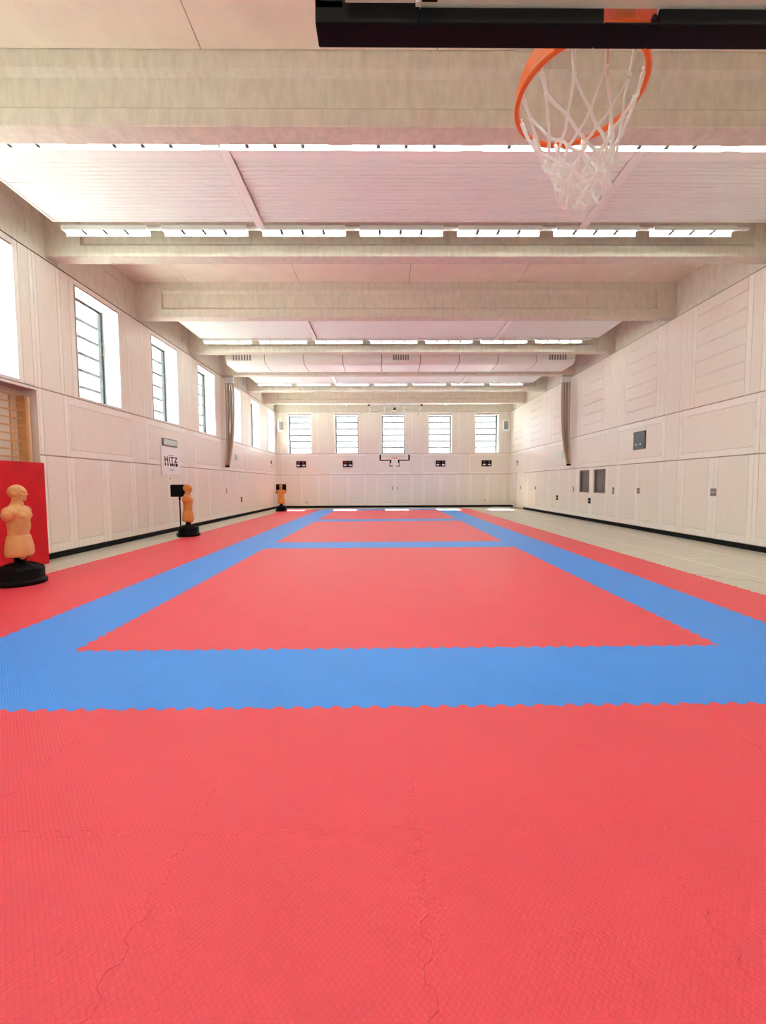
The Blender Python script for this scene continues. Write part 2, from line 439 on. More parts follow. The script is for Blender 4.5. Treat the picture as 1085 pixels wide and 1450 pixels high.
# ------------------------------------------------------------------ radiant ceiling panels
BAYN = {0: 'overhead', 2: 'nearest', 4: 'second nearest', 6: 'third nearest', 8: 'farthest'}
PX = [(-6.36, -2.58), (-2.40, 3.68), (3.86, 7.24)]
def radiant(bi):
    y0 = BEAMS[bi] + .67; y1 = (BEAMS[bi + 1] if bi + 1 < len(BEAMS) else 26.75) - .76
    z = 6.50
    for j, (a, b) in enumerate(PX):
        e = empty('radiant_panel', ((a + b) / 2, (y0 + y1) / 2, z))
        tag(e, 'white slatted radiant ceiling panel, %s of three in the %s slatted bay' % (('left', 'middle', 'right')[j], BAYN[bi]), 'ceiling panel', 'slatted radiant ceiling panels')
        cx, cy = (a + b) / 2, (y0 + y1) / 2
        mb = MB(); n = 17; ys0 = y0 + .18; p = (y1 - ys0 - .05) / n
        for k in range(n):
            ya = ys0 + .01 + k * p
            poly = [(ya + .002, .010), (ya + .012, .004), (ya + p - .012, .010), (ya + p - .001, .017), (ya + p - .001, .036), (ya + .002, .03)]
            mb.prism([(q[0] - cy, q[1]) for q in poly], a - cx, b - cx, 0)
        mb.build('slats', M_SLAT, e)
        mb = MB(); mb.box(a - cx, b - cx, y0 - cy, y0 + .165 - cy, -.012, .11); mb.box(a - cx, b - cx, y1 - .035 - cy, y1 - cy, -.005, .11)
        for q in ((a, a + .045), (b - .045, b)):
            if q[0] < -6 or q[1] > 7: mb.box(q[0] - cx, q[1] - cx, y0 + .165 - cy, y1 - .035 - cy, -.005, .11)
        mb.build('panel_frame', M_WHITE, e)
        mb = MB(); mb.box(a - cx, b - cx, y0 + .03 - cy, y1 - .03 - cy, .075, .09); mb.build('back_plate', M_GROOVE, e)
        mb = MB()
        for hx in (a + .4, b - .4):
            for hy in (y0 + .3, y1 - .3): mb.tube([(hx - cx, hy - cy, .08), (hx - cx, hy - cy, ZC - z + .025)], .006, 6)
        mb.split('hanger_rod', M_STEEL, e)
    for j, xx in enumerate((-2.49, 3.77)):
        mb = MB(); mb.box(-.075, .075, y0 - .02, y1 + .16, -.018, -.006); mb.box(-.05, .05, y0, y1 + .1, -.006, .10)
        o = mb.build('cover_strip', M_WHITE, None, (xx, 0, z))
        tag(o, 'white cover strip between the slatted panels, %s one in the %s slatted bay' % (('left', 'right')[j], BAYN[bi]), 'cover strip', 'cover strips between radiant panels')
        mb = MB()
        for hy in (y0 + .3, y1 - .2): mb.tube([(0, hy, .09), (0, hy, ZC - z + .025)], .006, 6)
        mb.split('hanger_rod', M_STEEL, o)
    return y0, y1

# ------------------------------------------------------------------ strip lights
def fitting_proto():
    e = empty('strip_light')
    mb = MB(); mb.box(0, 1.66, -.07, .07, .022, .075); mb.box(0, 1.66, -.077, -.07, -.018, .075); mb.box(0, 1.66, .07, .077, -.055, .075); mb.box(1.66, 1.945, -.03, .03, .03, .07); mb.build('housing', M_WHITE, e)  # side skirts below the lenses added to keep lamp light off the beams
    for k in range(1, 4): mb = MB(); mb.box(k * .413 - .042, k * .413 + .012, -.068, .068, -.022, .022); mb.build('divider', M_DARK, e)
    for k in range(4):
        mb = MB(); x0 = .012 + k * .413; mb.box(x0, x0 + .35, -.068, .068, .0, .022); mb.build('lens', M_LAMP, e)
    mb = MB()
    for hx in (.3, 1.75): mb.tube([(hx, 0, .06), (hx, 0, ZC - 6.53 + .02)], .005, 6)
    mb.split('suspension_rod', M_STEEL, e)
    return e
LPROTO = [None]
def light_row(y, rowname):
    for k in range(7):
        if LPROTO[0] is None: LPROTO[0] = o = fitting_proto()
        else: o = copy_tree(LPROTO[0])
        o.location = (-6.42 + 1.945 * k, y, 6.53)
        side = 'leftmost' if k == 0 else ('rightmost' if k == 6 else ORD[k] + ' from the left')
        tag(o, 'white strip light, %s in the %s' % (side, rowname), 'strip light', 'strip lights under the ceiling')

for bi in (0, 2, 4, 6, 8): radiant(bi)
light_row(.12, 'added unseen row above the camera')  # out-of-view row added to brighten the near mats
light_row(2.21, 'added unseen row overhead beyond the goal')  # second unseen row, also added for light on the near end
light_row(6.31, 'row behind the nearest beam')
light_row(8.42, 'row beyond the nearest slatted bay')
light_row(14.66, 'row beyond the second slatted bay')
light_row(20.86, 'row beyond the third slatted bay')

# ------------------------------------------------------------------ ventilation duct
dx = [-6.30 + 1.525 * k for k in range(10)]
dc = empty('ventilation_duct', (.55, 16.8, 6.23)); tag(dc, 'long white rounded ventilation duct with slotted grilles between two concrete beams', 'duct')
r = .24; prof = [(17.5, 6.23)]
prof = [(17.6, 6.98), (17.6, 6.23)]
prof = [(16.3 + r + .0, 6.23)]
for i in range(9):
    t = PI / 2 * i / 8
    prof.append((16.3 + r - r * math.sin(t), 6.23 + r - r * math.cos(t)))
prof += [(16.3, 7.0), (17.5, 7.0), (17.5, 6.23)]
prof = prof[1:]
prof = list(reversed(prof))
for k in range(9):
    mb = MB(); mb.prism([(a - 16.8, b - 6.23) for a, b in prof], dx[k] + .014 - .55, dx[k + 1] - .014 - .55, 0); mb.build('duct_segment', M_WHITE, dc)
mb = MB(); mb.prism([(a - 16.8 + (.012 if a < 17 else -.01), b - 6.23 + (.012 if b < 6.5 else -.02)) for a, b in prof], dx[0] + .02 - .55, dx[9] - .02 - .55, 0); mb.build('duct_core', M_PLATE, dc)
for (a, b) in ((-6.0, -5.3), (.25, .86), (6.38, 7.06)):
    mb = MB()
    for i in range(7):
        x0 = a + (b - a) * i / 6.5; mb.box(x0 - .55, x0 + .05 - .55, 16.293 - 16.8, 16.31 - 16.8, 6.36 - 6.23, 6.66 - 6.23)
    mb.split('grille', M_PLATE, dc)
mb = MB()
for x in (-5., 0., 4.5): mb.box(x - .03, x + .03, -.03, .03, .76, ZC - 6.23 + .01)
mb.split('hanger', M_STEEL, dc)

# ------------------------------------------------------------------ puzzle mats
def edge_prof():
    n = 7; pts = [(0., 0.)]; a = .0155
    lo, hi = .04, .96; w = (hi - lo) / n
    pts.append((lo, 0.))
    for i in range(n):
        b = lo + i * w
        pts += [(b + w * .06, -a), (b + w * .40, -a), (b + w * .56, a), (b + w * .90, a)]
    pts += [(hi, 0.), (1., 0.)]
    return pts
EP = edge_prof()
def tile_mesh(name, m):
    g = .0005
    bot = [(s, d) for s, d in EP]; right = [(1 + d, s) for s, d in EP]
    top = [(s, 1 + d) for s, d in reversed(EP)]; left = [(d, s) for s, d in reversed(EP)]
    loop = bot[:-1] + right[:-1] + top[:-1] + left[:-1]
    n = len(loop); ins = []; ch = []
    def inset(dist):
        res = []
        for i in range(n):
            p0, p1, p2 = Vector(loop[i - 1]), Vector(loop[i]), Vector(loop[(i + 1) % n])
            e1 = (p1 - p0).normalized(); e2 = (p2 - p1).normalized()
            nn = Vector((-e1.y - e2.y, e1.x + e2.x))
            if nn.length < 1e-6: nn = Vector((-e1.y, e1.x))
            nn.normalize(); k = max(.45, nn.dot(Vector((-e1.y, e1.x))))
            res.append(p1 + nn * dist / k)
        return res
    A = inset(g); B = inset(g + .0014)
    vs = [(p.x, p.y, FZ) for p in A] + [(p.x, p.y, -.0008) for p in A] + [(p.x, p.y, 0) for p in B]
    fs = [[i, (i + 1) % n, n + (i + 1) % n, n + i] for i in range(n)] + [[n + i, n + (i + 1) % n, 2 * n + (i + 1) % n, 2 * n + i] for i in range(n)]
    fs += [[2 * n + i for i in range(n)]]
    me = bpy.data.meshes.new(name); me.from_pydata(vs, [], fs); me.materials.append(m); me.update()
    return me
ME_R = tile_mesh('red_tile', M_RED); ME_B = tile_mesh('blue_tile', M_BLUE)
V0 = 3.72
for r_ in range(-3, 21):
    for c_ in range(11):
        x = -6 + c_; y = V0 + r_
        blue = (x in (-4, 3) and r_ >= -1) or (-4 <= x <= 3 and r_ in (-1, 6, 13, 20))
        o = bpy.data.objects.new('foam_tile', ME_B if blue else ME_R); COL.objects.link(o); o.location = (x, y, 0)
        if c_ in (2, 9): col = ('%s blue side band' if r_ >= -1 else 'in line with %s blue band') % ('left' if c_ == 2 else 'right')
        else: col = {0: 'leftmost column', 1: 'second column from the left', 10: 'rightmost column'}.get(c_) or ORD[c_ - 3] + ' column inside the blue bands'
        if r_ < -1: row = ORD[-2 - r_] + ' row before the nearest crossband'
        elif (r_ + 1) % 7 == 0: row = ('nearest', 'second', 'third', 'farthest')[(r_ + 1) // 7] + ' blue crossband row'
        else: row = ORD[r_ % 7] + ' row of the %s square' % ('nearest', 'middle', 'farthest')[r_ // 7]
        tag(o, '%s foam mat tile, %s, %s' % ('blue' if blue else 'red', col, row), 'mat tile', 'blue foam mat tiles' if blue else 'red foam mat tiles')

# ------------------------------------------------------------------ training dummies
def torso_mesh(name, m):
    b = MB(); seg = 36
    secs = [(.435, 0, .115, .17), (.445, 0, .145, .205), (.49, 0, .156, .218), (.58, .0, .153, .211), (.68, -.002, .139, .19), (.752, -.003, .125, .171), (.756, -.003, .113, .157),
            (.85, .0, .115, .155), (.95, .004, .124, .165), (1.04, .006, .13, .18), (1.11, .0, .125, .195), (1.17, -.01, .105, .185), (1.205, -.014, .085, .14), (1.24, -.012, .07, .09), (1.29, -.002, .062, .067), (1.36, .005, .06, .06)]
    base = len(b.v)
    for (z, cx, d, w) in secs:
        for k in range(seg):
            t = 2 * PI * k / seg; ex = 2 / 2.4
            cc, ss = math.cos(t), math.sin(t)
            b.v.append((cx + d * math.copysign(abs(cc) ** ex, cc), w * math.copysign(abs(ss) ** ex, ss), z))
    for i in range(len(secs) - 1):
        for k in range(seg):
            k2 = (k + 1) % seg; b.face([base + i * seg + k, base + i * seg + k2, base + (i + 1) * seg + k2, base + (i + 1) * seg + k])
    b.face([base + k for k in reversed(range(seg))]); b.face([base + (len(secs) - 1) * seg + k for k in range(seg)])
    for s in (-1, 1):
        b.ell((-.012, s * .195, 1.128), (.092, .088, .085))
        b.ell((-.022, s * .238, 1.07), (.072, .064, .092), Matrix.Rotation(-s * .55, 3, 'X'))
        b.ell((.078, s * .083, 1.065), (.062, .082, .066))
        b.ell((-.07, s * .10, 1.08), (.06, .09, .11))
        b.ell((-.03, s * .1, 1.195), (.05, .09, .035), Matrix.Rotation(-s * .45, 3, 'X'))
        for i in range(3): b.ell((.102 - .002 * i, s * .036, .955 - .068 * i), (.02, .032, .029))
        b.ell((.03, s * .135, .90), (.07, .03, .13))
        b.ell((.0, s * .092, 1.405), (.022, .012, .032))                 # ear
        b.ell((.102, s * .034, 1.440), (.020, .031, .012))                 # brow
        b.ell((.085, s * .05, 1.392), (.024, .024, .022))                # cheek
        b.ell((.075, s * .09, .53), (.062, .085, .14))                   # thigh front
    b.ell((0, 0, 1.43), (.118, .09, .112)); b.ell((.04, 0, 1.37), (.078, .066, .08)); b.ell((.090, 0, 1.314), (.028, .032, .020))
    b.ell((.124, 0, 1.393), (.022, .015, .020)); b.ell((.114, 0, 1.415), (.014, .010, .034))
    b.ell((.110, 0, 1.352), (.017, .027, .007)); b.ell((.108, 0, 1.336), (.016, .024, .007))
    b.ell((.04, 0, 1.24), (.04, .05, .06))
    me = b.mesh(name, m); o = bpy.data.objects.new(name, me); COL.objects.link(o)
    md = o.modifiers.new('r', 'REMESH'); md.mode = 'VOXEL'; md.voxel_size = .0055; md.use_smooth_shade = True
    sm = o.modifiers.new('s', 'SMOOTH'); sm.factor = .5; sm.iterations = 2
    dg = bpy.context.evaluated_depsgraph_get(); dg.update()
    me2 = bpy.data.meshes.new_from_object(o.evaluated_get(dg)); me2.name = name
    bpy.data.objects.remove(o); me2.materials.clear(); me2.materials.append(m)
    for p in me2.polygons: p.use_smooth = True
    return me2
def dummy(x, y, rz, mt, label):
    e = empty('training_dummy', (x, y, 0), rz); tag(e, label, 'training dummy', 'training dummies along the left wall')
    t = bpy.data.objects.new('torso', torso_mesh('torso', mt)); COL.objects.link(t); t.parent = e
    mb = MB(); mb.lathe([(.30, 0), (.318, .008), (.322, .055), (.314, .072), (.292, .078), (.288, .09), (.290, .225), (.282, .252), (.262, .272), (.17, .305), (.11, .33), (.085, .345)], seg=56)
    bs = mb.build('base', M_BLKPL, e)
    for k in range(8):
        a = 2 * PI * k / 8 + .2
        rib = MB(); rib.tube([(.11 * math.cos(a), .11 * math.sin(a), .331), (.19 * math.cos(a), .19 * math.sin(a), .300), (.262 * math.cos(a), .262 * math.sin(a), .272), (.288 * math.cos(a), .288 * math.sin(a), .235)], .011, 6)
        rib.build('base_rib', M_BLKPL, bs)
    mb = MB(); mb.lathe([(.088, .335), (.075, .345), (.072, .45)], seg=28); mb.build('post', M_BLKPL, e)
    return e
dummy(-5.80, 6.36, .27, M_SKIN, 'tan rubber torso training dummy on a round black base before the red crash mat')
dummy(-6.0, 12.25, .22, M_SKIN2, 'orange rubber torso training dummy on a black base below the white sign')
dummy(-6.03, 23.45, -1.15, M_SKIN2, 'small far orange torso training dummy standing near the back left corner')

def strike_target(x, y, rz, label, w, h, zc):
    e = empty('target_stand', (x, y, FZ), rz); tag(e, label, 'target stand', 'black pads on poles')
    mb = MB(); mb.tube([(0, 0, .03), (0, 0, zc - h / 2 + .05)], .02, 10); mb.build('pole', M_BLKPL, e)
    mb = MB(); mb.box(-w / 2, w / 2, -.05, .04, zc - h / 2, zc + h / 2); mb.build('pad', M_BLACK, e, bevel=.02)
    mb = MB(); mb.box(-.045, .045, .04, .06, zc - .1, zc + .1); mb.tube([(0, 0, zc - h / 2 - .1), (0, 0, zc - h / 2 + .04)], .03, 10); mb.build('clamp', M_BLKPL, e)
    mb = MB(); mb.lathe([(.14, 0), (.14, .02), (.03, .035)], seg=24); mb.build('foot', M_BLKPL, e)
    return e
strike_target(-6.53, 12.85, .45, 'black square pad on a thin pole behind the dummy below the white sign', .50, .38, 1.36)
strike_target(-6.22, 24.25, .1, 'black square pad on a pole behind the dummy in the far corner', .58, .46, 1.33)

# ------------------------------------------------------------------ crash mat, wall bars
mb = MB(); mb.box(0, .30, -3.0, 0, 0, 1.985)
cm = mb.build('crash_mat', M_VINYL, None, (XL + .035, 8.09, FZ), bevel=.02); tag(cm, 'tall red vinyl crash mat standing upright against the left wall', 'crash mat')
mb = MB()
for y in (-2.4, -.6): mb.box(.298, .306, y - .25, y + .25, .9, .94)
mb.split('carry_strap', M_VINYL, cm)
e = empty('wall_bars', (XL - .33, 7.4, .12)); tag(e, 'wooden wall bars with round rungs in the niche above the red mat', 'wall bars')
for y in (6.40, 8.31):
    mb = MB(); mb.box(.0, .185, y - 7.4 - .02, y - 7.4 + .02, 0, 3.17); mb.build('upright', M_WOOD, e, bevel=.005)
    mb = MB(); mb.box(.185, .215, y - 7.4 - .005, y - 7.4 + .045, 0, 3.17); mb.build('edge_strip', M_BIRCH, e)
for y in (7.30, 8.17):
    mb = MB(); mb.box(0, .03, y - 7.4 - .045, y - 7.4 + .045, 0, 3.17); mb.build('back_stile', M_BIRCH, e)
for i in range(21):
    mb = MB(); zz = 3.29 - .12 - .15 * i; mb.tube([(.15, -.99, zz), (.15, .90, zz)], .0165, 12); mb.build('rung', M_WOOD, e)

# ------------------------------------------------------------------ climbing ropes gathered at the walls
def rope_set(x, sgn, side):
    rail = empty('rope_rail', (x, 18.25, 6.2)); tag(rail, 'pale metal rope rail and trolleys under the beam on the %s wall' % side, 'rope rail')
    mb = MB(); mb.box(-.17, .17, -.04, .04, .0, .07); mb.build('rail_bar', M_STEEL, rail)
    mb = MB(); mb.box(-.03, .03, -.04, .04, .07, .09); mb.build('rail_bracket', M_STEEL, rail)
    for k in range(4):
        mb = MB(); xx = sgn * (-.15 + .1 * k); mb.box(xx - .035, xx + .035, -.05, .05, -.24, -.0); mb.build('trolley', M_WHITE, rail)
    for k in range(4):
        x0 = x + sgn * (-.15 + .1 * k); x1 = x + sgn * (-.17 + .03 * k); pts = []
        for i in range(13):
            u = i / 12; z = 5.97 - 3.6 * u
            q = u ** 3
            pts.append((x0 + (x1 - x0) * q, 18.25 + .02 * (k - 1.5) - .14 * u ** 4, z))
        mb = MB(); mb.tube(pts, .041, 10)
        o = mb.build('climbing_rope', M_ROPE if k in (1, 2) else M_ROPE2)
        pos = ('closest to the wall', 'second out from the wall', 'third out from the wall', 'farthest out from the wall')[k]
        tag(o, '%s climbing rope gathered at the %s wall, %s' % ('brown' if k in (1, 2) else 'pale', side, pos), 'rope', 'climbing ropes')
        t = MB(); a, b_ = pts[-1], pts[-2]; t.tube([b_, a, (a[0], a[1], a[2] - .08)], .037, 10); t.build('rope_end', M_BLKPL, o)
rope_set(XL + .22, 1, 'left'); rope_set(XR - .22, -1, 'right')

# ------------------------------------------------------------------ near basketball goal (board hangs above and in front of the camera)
GX, GY, GZ = .645, 1.325, 2.885
g = empty('basketball_goal', (GX, GY, GZ)); tag(g, 'near basketball goal with black padded glass board, orange rim and white net', 'basketball goal', 'basketball goals')
hw = .975
mb = MB(); mb.box(-hw + .02, hw - .02, -.022, .0, .05, 1.05); bd = mb.build('backboard', M_GLASSB, g)
mb = MB()
for q in ((-hw + .02, -.13, .05, .10), (.065, hw - .02, .05, .10), (-hw + .02, hw - .02, 1.0, 1.05), (-hw + .02, -hw + .07, .1, 1.), (hw - .07, hw - .02, .1, 1.),
          (-.295, .295, .19, .24), (-.295, .295, .64, .69), (-.295, -.245, .24, .64), (.245, .295, .24, .64)):
    mb.box(q[0], q[1], .0002, .002, q[2], q[3])
mb.build('board_marking', M_WHITE, bd)
# bottom padding with its back lip; a notch leaves the rim plate visible
mb = MB()
mb.box(-hw, -.115, -.03, .035, .0, .042); mb.box(.05, hw, -.03, .035, .0, .042); mb.box(-.115, .05, -.03, .035, .0, .008)
mb.box(-hw, -.665, -.034, -.024, .0, .066); mb.box(-.665, -.115, -.034, -.024, .0, .048); mb.box(-.115, .05, -.034, -.024, .0, .010)
mb.box(.05, hw, -.034, -.024, .0, .048)
for (a, b) in ((-hw, -hw + .085), (hw - .085, hw)):
    mb.box(a, b, -.034, -.024, .04, .40); 
for s in (-1, 1): mb.box(min(s * hw, s * (hw - .022)), max(s * hw, s * (hw - .022)), -.034, .035, .04, .40)
for (a, b) in ((-hw, -hw + .085), (hw - .085, hw)): mb.box(a, b, .004, .035, .04, .40)
mb.box(-hw, -.12, .004, .035, .04, .075); mb.box(.055, hw, .004, .035, .04, .075)
mb.build('edge_padding', M_BLACK, g, bevel=.004)
mb = MB(); mb.box(-hw + .09, hw - .09, -.048, -.0225, .058, .135); mb.box(-.678, -.664, -.048, -.036, .045, .06); mb.box(-hw + .1, hw - .1, -.075, -.035, .98, 1.03)
for x in (-hw + .1, -.3, .26, hw - .14): mb.box(x, x + .04, -.075, -.035, .135, .98)
mb.build('steel_frame', M_WHITE, g)
mb = MB(); mb.box(-.66, -.615, -.06, -.049, .044, .085); mb.build('clamp', M_BLACK, g)
mb = MB()
for x in (-.3, .28):
    mb.tube([(x, -.06, .25), (x, YN - GY, .55)], .03, 10); mb.tube([(x, -.06, .9), (x, YN - GY, .75)], .03, 10)
mb.box(-.5, .5, YN - GY, YN - GY + .04, .45, .85)
mb.build('wall_arm', M_WHITE, g)
rz = 3.05 - GZ; rc = .375
rim = MB(); R_ = .234
rim.tube([(R_ * math.cos(t), rc + R_ * math.sin(t), rz) for t in [2 * PI * i / 64 for i in range(64)]], .0115, 10, closed=True)
ro = rim.build('rim', M_ORANGE, g)
br = MB(); seg = 26
def band(a0, a1, h0, h1):
    b0 = len(br.v); n = 20
    for i in range(n + 1):
        u = i / n; a = a0 + (a1 - a0) * u; h = h0 + (h1 - h0) * u
        for rr in (.2365, .2425):
            for zz in (rz - .004, rz - .004 + h): br.v.append((rr * math.cos(a), rc + rr * math.sin(a), zz))
    for i in range(n):
        p = b0 + i * 4; q = p + 4
        for f in ((p, p + 1, q + 1, q), (p + 2, q + 2, q + 3, p + 3), (p + 1, p + 3, q + 3, q + 1), (p, q, q + 2, p + 2)): br.face(list(f), 0, False)
    br.face([b0, b0 + 2, b0 + 3, b0 + 1]); e_ = b0 + n * 4; br.face([e_, e_ + 1, e_ + 3, e_ + 2])
band(math.radians(-62), math.radians(6), .115, .035); band(math.radians(242), math.radians(174), .115, .035)
br.box(-.12, .12, .002, .014, .108, rz + .06); br.box(-.112, .047, .003, .012, .006, .054); br.box(-.06, .0, .003, .009, .06, .12); br.box(-.12, .12, .0, rc - R_ + .01, rz - .006, rz + .004)
for s in (-1, 1): br.box(s * .112 - .006, s * .112 + .006, .01, .18, rz - .004, rz + .055)
br.build('rim_bracket', M_ORANGE, ro)
# net: twelve hooks, widening meshes gathered towards the bottom
net = MB(); N = 12
rng = random.Random(3)
rows = [(.218, -.012), (.196, -.085), (.150, -.185), (.132, -.235), (.115, -.28), (.102, -.318), (.092, -.352), (.084, -.392)]
nodes = []
for j, (rr, dz) in enumerate(rows):
    row = []
    for k in range(N):
        off = 0 if j < 2 else (.5 if j % 2 == 0 else 0)
        a = 2 * PI * (k + off) / N + rng.uniform(-.07, .07) * (j > 1)
        q = rr * (1 + rng.uniform(-.09, .09) * (j > 1))
        row.append(Vector((q * math.cos(a) + .008 * j / 7, rc + q * math.sin(a) - .006 * j, rz + dz + rng.uniform(-.014, .014) * (j > 1))))
    nodes.append(row)
def cord(p, q, sag=.006, r=.0055):
    mid = (p + q) / 2 + Vector((rng.uniform(-1, 1) * sag, rng.uniform(-1, 1) * sag, -abs(rng.uniform(0, 1)) * sag))
    net.tube([p, (p + mid) / 2 * 1.0, mid, (mid + q) / 2, q], r, 6)
for k in range(N):
    net.tube([nodes[0][k] + Vector((0, 0, .018)), nodes[0][k]], .004, 6)
    a, b_ = nodes[0][k], nodes[1][k]
    cord(a + Vector((.003, 0, 0)), b_, .002); cord(a - Vector((.003, 0, 0)), b_, .002)
    for j in range(1, len(rows) - 1):
        odd = (j + 1) % 2 == 0 if j >= 1 else False
        p = nodes[j][k]
        if j == 1 or j % 2 == 1: cord(p, nodes[j + 1][k]); cord(p, nodes[j + 1][(k - 1) % N])
        else: cord(p, nodes[j + 1][k]); cord(p, nodes[j + 1][(k + 1) % N])
for j in range(1, len(rows)):
    for k in range(N): net.ell(nodes[j][k], (.0085, .0085, .011), seg=8, rings=6)
for k in range(N):                                                      # closing loops at the bottom
    p, q = nodes[-1][k], nodes[-1][(k + 1) % N]
    if k % 2 == 0: net.tube([p, p * .7 + q * .3 + Vector((0, 0, -.022)), p * .3 + q * .7 + Vector((0, 0, -.022)), q], .0055, 6)
net.build('net', M_CORD, g)

# ------------------------------------------------------------------ far basketball goal, hung from the ceiling
g = empty('basketball_goal', (.51, 24.62, 2.93)); tag(g, 'far basketball goal hung on white poles before the middle window', 'basketball goal', 'basketball goals')
mb = MB(); mb.box(-.88, .88, 0, .02, .03, 1.02); bd = mb.build('backboard', M_GLASSB, g)
mb = MB()
for q in ((-.90, -.85, .33, 1.02), (.85, .90, .33, 1.02), (-.9, -.72, .97, 1.02), (.72, .9, .97, 1.02), (-.85, .85, .045, .09)): mb.box(q[0], q[1], -.012, .03, q[2], q[3])
mb.build('board_frame', M_WHITE, bd)
mb = MB()
for s in (-1, 1):
    mb.box(min(s * .91, s * .82), max(s * .91, s * .82), -.03, .04, -.02, .35); mb.box(min(s * .2, s * .82), max(s * .2, s * .82), -.03, .04, -.02, .045)
    mb.box(min(s * .2, s * .29), max(s * .2, s * .29), -.03, .04, -.16, .02)
    mb.box(min(s * .11, s * .32), max(s * .11, s * .32), -.03, .04, -.36, -.32); mb.box(min(s * .28, s * .32), max(s * .28, s * .32), -.03, .04, -.33, -.16)
mb.build('edge_padding', M_BLACK, g, bevel=.008)
mb = MB(); mb.tube([(.234 * math.cos(2 * PI * i / 40), -.375 + .234 * math.sin(2 * PI * i / 40), .12) for i in range(40)], .012, 8, closed=True)
mb.box(-.1, .1, -.16, 0, .08, .13); mb.build('rim', M_ORANGE, g)
mb = MB(); nn = 10
for k in range(nn):
    for s in (-1, 1):
        pts = []
        for i in range(6):
            u = i / 5; a = 2 * PI * (k + s * u * 1.5) / nn; q = .225 - .13 * u ** .7
            pts.append((q * math.cos(a), -.375 + q * math.sin(a), .11 - .42 * u))
        mb.tube(pts, .006, 5)
mb.build('net', M_CORD, g)
mb = MB()
for s in (-1, 1):
    mb.tube([(s * .60 - .01, .06, .55), (s * .59 - .01, .06, 3.25)], .028, 10)
mb.tube([(-.6, .06, .6), (.6, .06, .6)], .025, 8); mb.tube([(-.55, .06, 1.28), (.55, .06, 1.28)], .02, 8); mb.tube([(-.6, .06, 2.55), (.6, .06, 2.55)], .02, 8)
mb.tube([(-.59, .05, .9), (-.4, .03, .9)], .02, 8); mb.tube([(.59, .05, .9), (.4, .03, .9)], .02, 8)
mb.split('pole', M_WHITE, g)
mb = MB(); mb.tube([(-1.55, .06, 3.27), (1.66, .06, 3.27)], .035, 10); mb.tube([(-1.5, .12, 3.0), (1.6, .12, 3.0)], .022, 8)
for x in (-.6, .6): mb.tube([(x, .06, 3.27), (x, .06, 3.4)], .03, 8)
mb.split('cross_bar', M_STEEL, g)
for s, x0, x1 in ((-1, -1.52, -1.4), (1, 1.63, 1.4)):
    mb = MB(); mb.tube([(x0, .06, 3.25), (x1, .06, 2.68)], .045, 10); mb.build('strut', M_WHITE, g)
    mb = MB(); mb.ell((x0, .06, 3.27), (.07, .07, .07)); mb.build('joint_cap', M_BLKPL, g)
mb = MB(); mb.lathe([(.09, 0), (.07, .08), (.03, .18), (.01, .19)], .0, .1, 16); o = mb.build('pulley', M_BLKPL, g); o.location = (.02, 0, 2.98)
mb = MB(); mb.tube([(0, .1, 2.6), (0, .1, 3.25)], .008, 6); mb.build('cable', M_STEEL, g)

# ------------------------------------------------------------------ things on the walls
def wall_item(name, w, s0, s1, z0, z1, th, m, label, cat, group=None, bevel=.004):
    mb = MB(); s = (s0 + s1) / 2; zc = (z0 + z1) / 2
    hs, hz = (s1 - s0) / 2, (z1 - z0) / 2
    mb.box(-hs, hs, -th, .006, -hz, hz)
    o = bpy.data.objects.new(name, mb.mesh(name, m)); COL.objects.link(o)
    if bevel:
        md = o.modifiers.new('bevel', 'BEVEL'); md.width = bevel; md.segments = 2
    # local: x along the wall (left to right as one faces it), -y into the room
    if w == 'F': o.location = (s, YF, zc)
    elif w == 'L': o.location = (XL, s, zc); o.rotation_euler = (0, 0, PI / 2)
    else: o.location = (XR, s, zc); o.rotation_euler = (0, 0, -PI / 2)
    tag(o, label, cat, group)
    return o
def on(o, name, x0, x1, z0, z1, y0, y1, m):
    mb = MB(); mb.box(x0, x1, y0, y1, z0, z1); return mb.build(name, m, o)
def text(o, name, body, size, x, z, y, m, sx=1., bold=0.):
    c = bpy.data.curves.new(name, 'FONT'); c.body = body; c.size = size; c.align_x = 'CENTER'; c.align_y = 'CENTER'; c.extrude = .001; c.space_character = 1.3; c.offset = bold
    t = bpy.data.objects.new(name, c); COL.objects.link(t); t.rotation_euler = (PI / 2, 0, 0); t.location = (x, y, z); t.scale = (sx, 1, 1); t.parent = o
    c.materials.append(m)
    dg = bpy.context.evaluated_depsgraph_get(); dg.update()
    me = bpy.data.meshes.new_from_object(t.evaluated_get(dg)); me.name = name
    n = bpy.data.objects.new(name, me); COL.objects.link(n); n.parent = o; n.rotation_euler = (PI / 2, 0, 0); n.location = (x, y, z); n.scale = (sx, 1, 1)
    bpy.data.objects.remove(t); bpy.data.curves.remove(c)
    return n

sg = wall_item('sign_board', 'L', 12.88, 14.02, 1.83, 2.74, .035, M_SIGN, 'white sign reading HITZ in black, hung on the left wall', 'sign')
text(sg, 'heading_text', 'HITZ', .25, -.01, .05, -.0365, M_INK, 1.2, .009)
for (x0, x1) in ((-.40, -.33), (-.24, -.17)): on(sg, 'lettering', x0, x1, -.145, -.055, -.0365, -.034, M_INK)
for i, (x0, x1) in enumerate(((-.08, .03), (.05, .13), (.15, .22), (.26, .41))): on(sg, 'lettering', x0, x1, -.145 - .006 * (i % 2), -.06 + .006 * (i % 2), -.0365, -.034, M_INK)
on(sg, 'small_lettering', -.16, .14, .185, .210, -.0365, -.034, M_GREYINK); on(sg, 'small_lettering', -.08, .14, -.285, -.255, -.0365, -.034, M_GREYINK)
ex = wall_item('sign_lamp', 'L', 12.99, 13.86, 2.775, 3.01, .05, M_PLATE, 'grey-green lamp panel in a dark frame just above the white sign', 'sign lamp')
